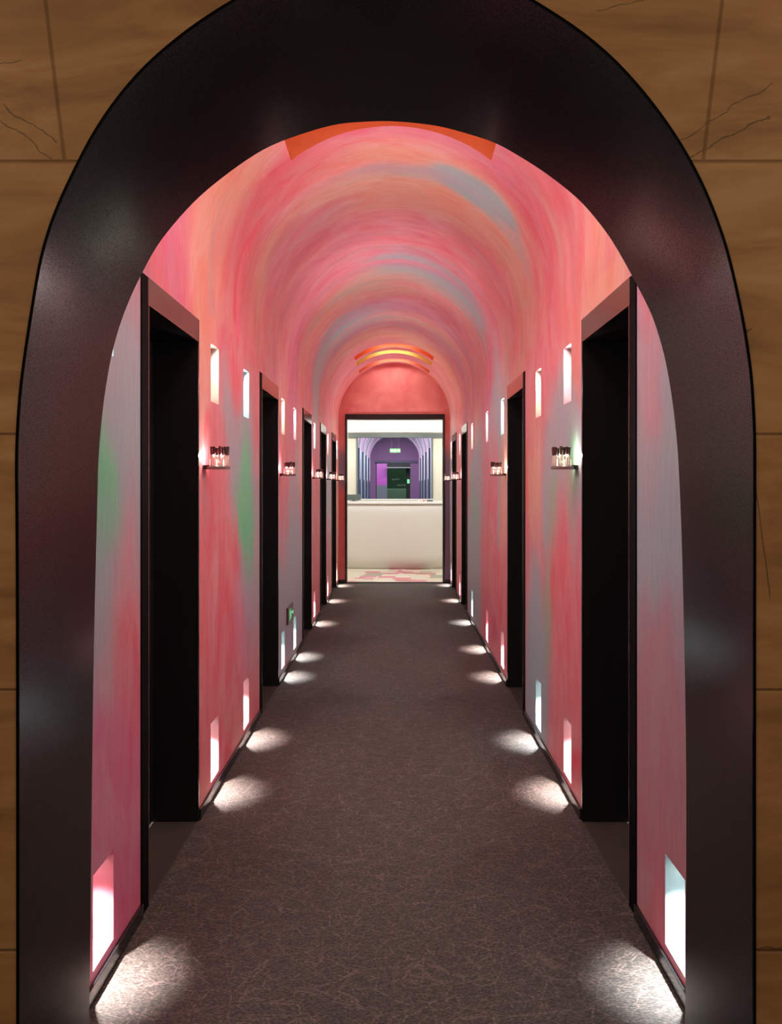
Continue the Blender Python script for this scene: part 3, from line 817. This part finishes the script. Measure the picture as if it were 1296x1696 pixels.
for z0, z1 in ((1.22, 1.26),):
    lo = [bm.verts.new((a, b, z0)) for a, b in vs0]+[bm.verts.new((a, b, z0)) for a, b in vs1[::-1]]
    hi = [bm.verts.new((v.co.x, v.co.y, z1)) for v in lo]
    bm.faces.new(lo[::-1]); bm.faces.new(hi)
    for i in range(len(lo)):
        j = (i+1) % len(lo); bm.faces.new((lo[i], lo[j], hi[j], hi[i]))
obj('countertop', bm, M_WHITE, r, bevel=0.004)
M_GREYP = mat('grey_green_plastic', srgb(92, 102, 98), 0.4)
r = empty('desk_monitor', (-0.80, 17.25, 1.26)); tag(r, 'dark grey-green monitor at the left end of the reception desk', 'monitor')
boxobj('screen', (-0.19, 0.13, -0.015, 0.015, 0.02, 0.13), M_GREYP, r, 0.004)
boxobj('stand', (-0.03, 0.03, -0.02, 0.02, 0.006, 0.06), M_GREYP, r)
boxobj('foot', (-0.08, 0.08, -0.05, 0.05, 0.0, 0.008), M_GREYP, r)
o = boxobj('payment_terminal', (-0.055, 0.055, -0.06, 0.06, 0, 0.03), mat('dark_grey_plastic', srgb(84, 84, 82), 0.4), bevel=0.006); o.location = (0.64, 17.0, 1.26)
tag(o, 'flat dark grey device at the right end of the reception desk', 'payment terminal')
for x, c, nm, lb in ((0.53, srgb(235, 120, 60), 'small_jar', 'small orange jar beside the flat grey device on the reception desk'), (0.47, srgb(215, 200, 215), 'small_cup', 'small pale lilac cup on the reception desk, left of the orange jar'),
                     (0.435, srgb(240, 236, 232), 'small_cup', 'small white cup on the reception desk, leftmost of the little items')):
    bm = bmesh.new(); cyl(bm, (0, 0, 0), 0.014, 0.026, 16, r2=0.018)
    o = obj(nm, bm, mat(nm+'_glaze', c, 0.3)); o.location = (x, 17.0, 1.26); tag(o, lb, 'jar' if 'jar' in nm else 'cup')

# ------------------------------------------------------------------ second corridor behind the window
M_LILAC = mat('lilac_plaster', srgb(216, 184, 212), 0.5); M_GB = mat('grey_blue_plaster', srgb(180, 188, 190), 0.5)
M_PURPLE = mat('purple_plaster', srgb(136, 98, 140), 0.6)
M_BLUEW = mat('pale_blue_panel', srgb(165, 205, 205), 0.5); M_MINT = mat('mint_panel', srgb(120, 190, 160), 0.5)
M_DKG = mat('dark_green_recess', srgb(14, 62, 36), 0.3); M_PILLAR = mat('slate_violet_pillar', srgb(78, 76, 104), 0.4)
M_LED = mat('led_line', (1, 1, 1), 0.4, emit=(1, 0.86, 1), estr=0.9)
Y2, Y3 = 19.6, 39.0; R2, C2, S2 = 0.98, -0.05, 2.66
def arcpts(r, n=32): return [(C2-r*math.cos(PI*i/n), S2+r*math.sin(PI*i/n)) for i in range(n+1)]
def ribbon(name, y0, y1, r0, m):
    bm = bmesh.new(); a = arcpts(r0); vs = [[bm.verts.new((p[0], y, p[1])) for p in a] for y in (y0, y1)]
    for i in range(len(a)-1):
        f = bm.faces.new((vs[0][i], vs[0][i+1], vs[1][i+1], vs[1][i])); f.smooth = True
    return obj(name, bm, m)
nb = 6; st = (Y3-Y2)/nb
for k in range(nb):
    y0 = Y2+k*st
    struct(ribbon('ceiling', y0, y0+st, R2+0.08, (M_LILAC, M_GB)[k % 2]))
struct(boxobj('floor', (C2-R2-0.3, C2+R2+0.3, YW+0.12, 46, -0.05, 0.0), mat('dark_green_carpet', srgb(50, 60, 55), 0.8)))
for s in (-1, 1):
    X = C2+s*(R2+0.08)
    xs = sorted((X, X+s*0.1))
    bm = bmesh.new(); bx(bm, xs[0], xs[1], YW+0.12, Y3, 0, S2); struct(obj('wall_left' if s < 0 else 'wall_right', bm, M_BLUEW if s < 0 else M_GB))
    for k in range(nb):
        yy = Y2+k*st
        # arched green recess door between ribs
        bm = bmesh.new(); yc = yy+st*0.55; hw = 0.5
        pts = [(yc-hw, 0), (yc-hw, 1.9)]+[(yc-hw*math.cos(PI*i/12), 1.9+hw*math.sin(PI*i/12)) for i in range(1, 12)]+[(yc+hw, 1.9), (yc+hw, 0)]
        f1 = [bm.verts.new((X-s*0.02, a-yc, b)) for a, b in pts]; f2 = [bm.verts.new((X+s*0.02, a-yc, b)) for a, b in pts]
        bm.faces.new(f1)
        for i in range(len(f1)): bm.faces.new((f1[i], f1[(i+1) % len(f1)], f2[(i+1) % len(f1)], f2[i]))
        o = obj('door_%d' % (20+k*2+(s > 0)), bm, M_DKG, loc=(0, yc, 0)); struct(o, 'dark green arched doorway in the purple corridor, number %s from the window on the %s' % (['one', 'two', 'three', 'four', 'five', 'six'][k], 'left' if s < 0 else 'right'), 'doorway')
rib_ord = ['nearest the window', 'second from the window', 'third from the window', 'fourth from the window', 'fifth from the window', 'farthest from the window']
for k in range(nb):
    y = Y2+0.5+k*st
    r = struct(empty('trim_%d' % (10+k), (C2, y, 0)), 'arched rib of the purple corridor, '+rib_ord[k], 'arch rib')
    bm = bmesh.new(); 
    A = [[(C2-rr*math.cos(PI*i/28)-C2, S2+rr*math.sin(PI*i/28)) for i in range(29)] for rr in (R2+0.02, R2+0.09)]
    V4 = [[bm.verts.new((p[0], yy, p[1])) for p in a] for yy in (-0.14, 0.14) for a in A]
    for i in range(28):
        for a, b in ((0, 1), (0, 2), (2, 3)):
            bm.faces.new((V4[a][i], V4[a][i+1], V4[b][i+1], V4[b][i]))
    obj('arch_band', bm, (M_GB, M_LILAC)[k % 2], r)
    for s in (-1, 1):
        xs = sorted((s*(R2+0.02), s*(R2+0.08)))
        boxobj('pilaster', (xs[0], xs[1], -0.14, 0.14, 0, S2), M_PILLAR, r)
        xs = sorted((s*(R2+0.018), s*(R2+0.010)))
        boxobj('light_line', (xs[0], xs[1], -0.15, -0.13, 1.75, S2-0.02), M_LED, r)
    area('corridor_light', (0, 0.3, S2+R2+0.06), (0, 0, 0), 0.5, 0.1, P_SECOND/nb, (0.95, 0.86, 1.0), r)
# end wall of the second corridor
bm = bmesh.new(); a = arcpts(R2+0.08)
EX0, EX1, EZ = -0.86, 0.62, 2.55
v = [bm.verts.new((p[0], Y3, p[1])) for p in a]
L0 = bm.verts.new((a[0][0], Y3, 0)); R0 = bm.verts.new((a[-1][0], Y3, 0))
q = [bm.verts.new(p) for p in ((EX0, Y3, 0), (EX0, Y3, EZ), (EX1, Y3, EZ), (EX1, Y3, 0))]
bm.faces.new((L0, q[0], q[1], v[0])); bm.faces.new((R0, v[-1], q[2], q[3])); bm.faces.new([q[1], q[2]]+v[::-1])
struct(obj('wall_back', bm, M_PURPLE))
struct(boxobj('trim_4', (EX0-0.04, EX1+0.3, Y3-0.05, Y3, EZ-0.0, EZ+0.1), M_PILLAR), 'dark header over the green room opening', 'opening frame')
def grad():
    m = mat('panel_painted_magenta_light', (0.5, 0.2, 0.5), 0.4)
    tc = nd(m, 'ShaderNodeTexCoord'); sp = nd(m, 'ShaderNodeSeparateXYZ'); lk(m, tc.outputs['Object'], sp.inputs[0])
    mr = nd(m, 'ShaderNodeMapRange'); mr.inputs['From Min'].default_value = 1.2; mr.inputs['From Max'].default_value = 2.5; lk(m, sp.outputs[2], mr.inputs[0])
    cr = nd(m, 'ShaderNodeValToRGB'); e = cr.color_ramp.elements; e[0].color = srgb(120, 130, 134); e[0].position = 0.25; e[1].color = srgb(224, 130, 220); e[1].position = 1.0  # magenta light on the upper panel, put into the ramp colours
    x = e.new(0.35); x.color = srgb(205, 92, 200)
    lk(m, mr.outputs[0], cr.inputs[0]); lk(m, cr.outputs[0], pb(m).inputs['Base Color'])
    return m
struct(boxobj('trim_5', (EX0+0.03, -0.38, Y3-0.02, Y3+0.1, 0, 2.52), grad()), 'magenta to grey panel left of the green room opening', 'wall panel')
M_GRN = mat('green_room_wall', srgb(20, 84, 48), 0.35)
struct(boxobj('trim_6', (-0.38, EX1, Y3-0.01, Y3+0.12, 2.36, EZ), mat('black_green_header', srgb(18, 40, 30), 0.35)), 'black-green panel above the green room opening', 'header panel')
struct(boxobj('trim_7', (-0.38, EX1, Y3-0.02, Y3, 2.33, 2.36), M_WHITE), 'thin white line under the black-green header', 'header line')
bm = bmesh.new(); bx(bm, -2, 2, 44, 44.1, 0, 3); struct(obj('wall_back', bm, M_GRN))
bm = bmesh.new(); bx(bm, -2.1, -2, Y3+0.12, 44, 0, 3); struct(obj('wall_left', bm, M_GRN))
bm = bmesh.new(); bx(bm, 2, 2.1, Y3+0.12, 44, 0, 3); struct(obj('wall_right', bm, M_GRN))
struct(boxobj('ceiling', (-2.1, 2.1, Y3+0.12, 44.1, 3, 3.1), M_GRN))
area('green_room_light', (0, 41.5, 2.9), (0, 0, 0), 1.5, 1.0, 40, (0.7, 1.0, 0.8))
o = boxobj('service_counter', (-0.75, 0.5, -0.3, 0.3, 0, 1.42), mat('grey_green_counter', srgb(130, 160, 135), 0.5), bevel=0.01); o.location = (0, 42, 0)
tag(o, 'grey-green counter in the dark green room at the far end', 'counter')
r = empty('wall_lettering', (0.1, 43.99, 1.75)); tag(r, 'small white handwritten lettering on the dark green far wall', 'wall lettering')
bm = bmesh.new(); rnd = random.Random(4)
for row, (x0, n_, z) in enumerate(((-0.28, 5, 0.14), (-0.02, 6, -0.14))):
    for k in range(n_):
        x = x0+k*0.075; h = rnd.uniform(0.05, 0.11)
        bx(bm, x, x+0.014, -0.006, 0, z-h/2, z+h/2); bx(bm, x, x+0.06, -0.006, 0, z-0.035+rnd.uniform(-.02, .03), z-0.022)
obj('strokes', bm, M_WHITE, r)
M_GSIGN = mat('small_green_sign', (0.1, 0.6, 0.2), 0.4, emit=(0.25, 1, 0.4), estr=1.2)
o = boxobj('wall_sign', (-0.05, 0.05, -0.01, 0.0, -0.09, 0.09), M_GSIGN); o.location = (0.56, 40.5, 1.76)
tag(o, 'small glowing green sign in the green room, right of the lettering', 'sign')
struct(boxobj('trim_8', (0.46, 0.66, 40.5, 40.6, 0, 3.0), M_DKG), 'dark green pillar carrying the small glowing sign', 'pillar')
# hanging exit sign and ceiling camera
r = empty('exit_sign', (-0.03, 37.6, 3.02)); tag(r, 'green hanging exit sign with running figure between two white arrows, purple corridor', 'exit sign')
boxobj('sign_box', (-0.22, 0.22, -0.012, 0.012, -0.085, 0.085), mat('pale_green_sign_face', (0.06, 0.3, 0.06), 0.4, emit=(0.3, 0.7, 0.22), estr=0.45), r, 0.004)
bm = bmesh.new()
for sx in (-1, 1): pict(bm, [(.1, .35), (.1, -.35), (.55, -.0)][::sx], lambda u, v: (sx*(0.10+u*0.2), -0.0135, v*0.13)); bx(bm, *sorted((sx*0.08, sx*0.13)), -0.0135, -0.0125, -0.014, 0.014)
for P in RUN: pict(bm, P, lambda u, v: ((u-0.5)*0.15, -0.0135, -0.07+v*0.14))
obj('pictogram', bm, mat('sign_white', (1, 1, 1), 0.5, emit=(1, 1, 0.9), estr=0.5), r)
bm = bmesh.new(); cyl(bm, (-0.15, 0, 0.085), 0.004, 0.52, 8); cyl(bm, (0.15, 0, 0.085), 0.004, 0.52, 8); obj('hanging_rod', bm, M_CHROME, r)
r = empty('ceiling_camera', (-0.13, 36.5, 3.69)); tag(r, 'small black dome camera on the purple corridor ceiling', 'camera')
bm = bmesh.new(); cyl(bm, (0, 0, -0.12), 0.012, 0.15, 8); obj('stem', bm, M_CHROME, r)
bm = bmesh.new(); bmesh.ops.create_uvsphere(bm, u_segments=16, v_segments=10, radius=0.06); bmesh.ops.translate(bm, verts=bm.verts[:], vec=(0, 0, -0.17)); obj('dome', bm, M_BLACK, r, smooth=True)
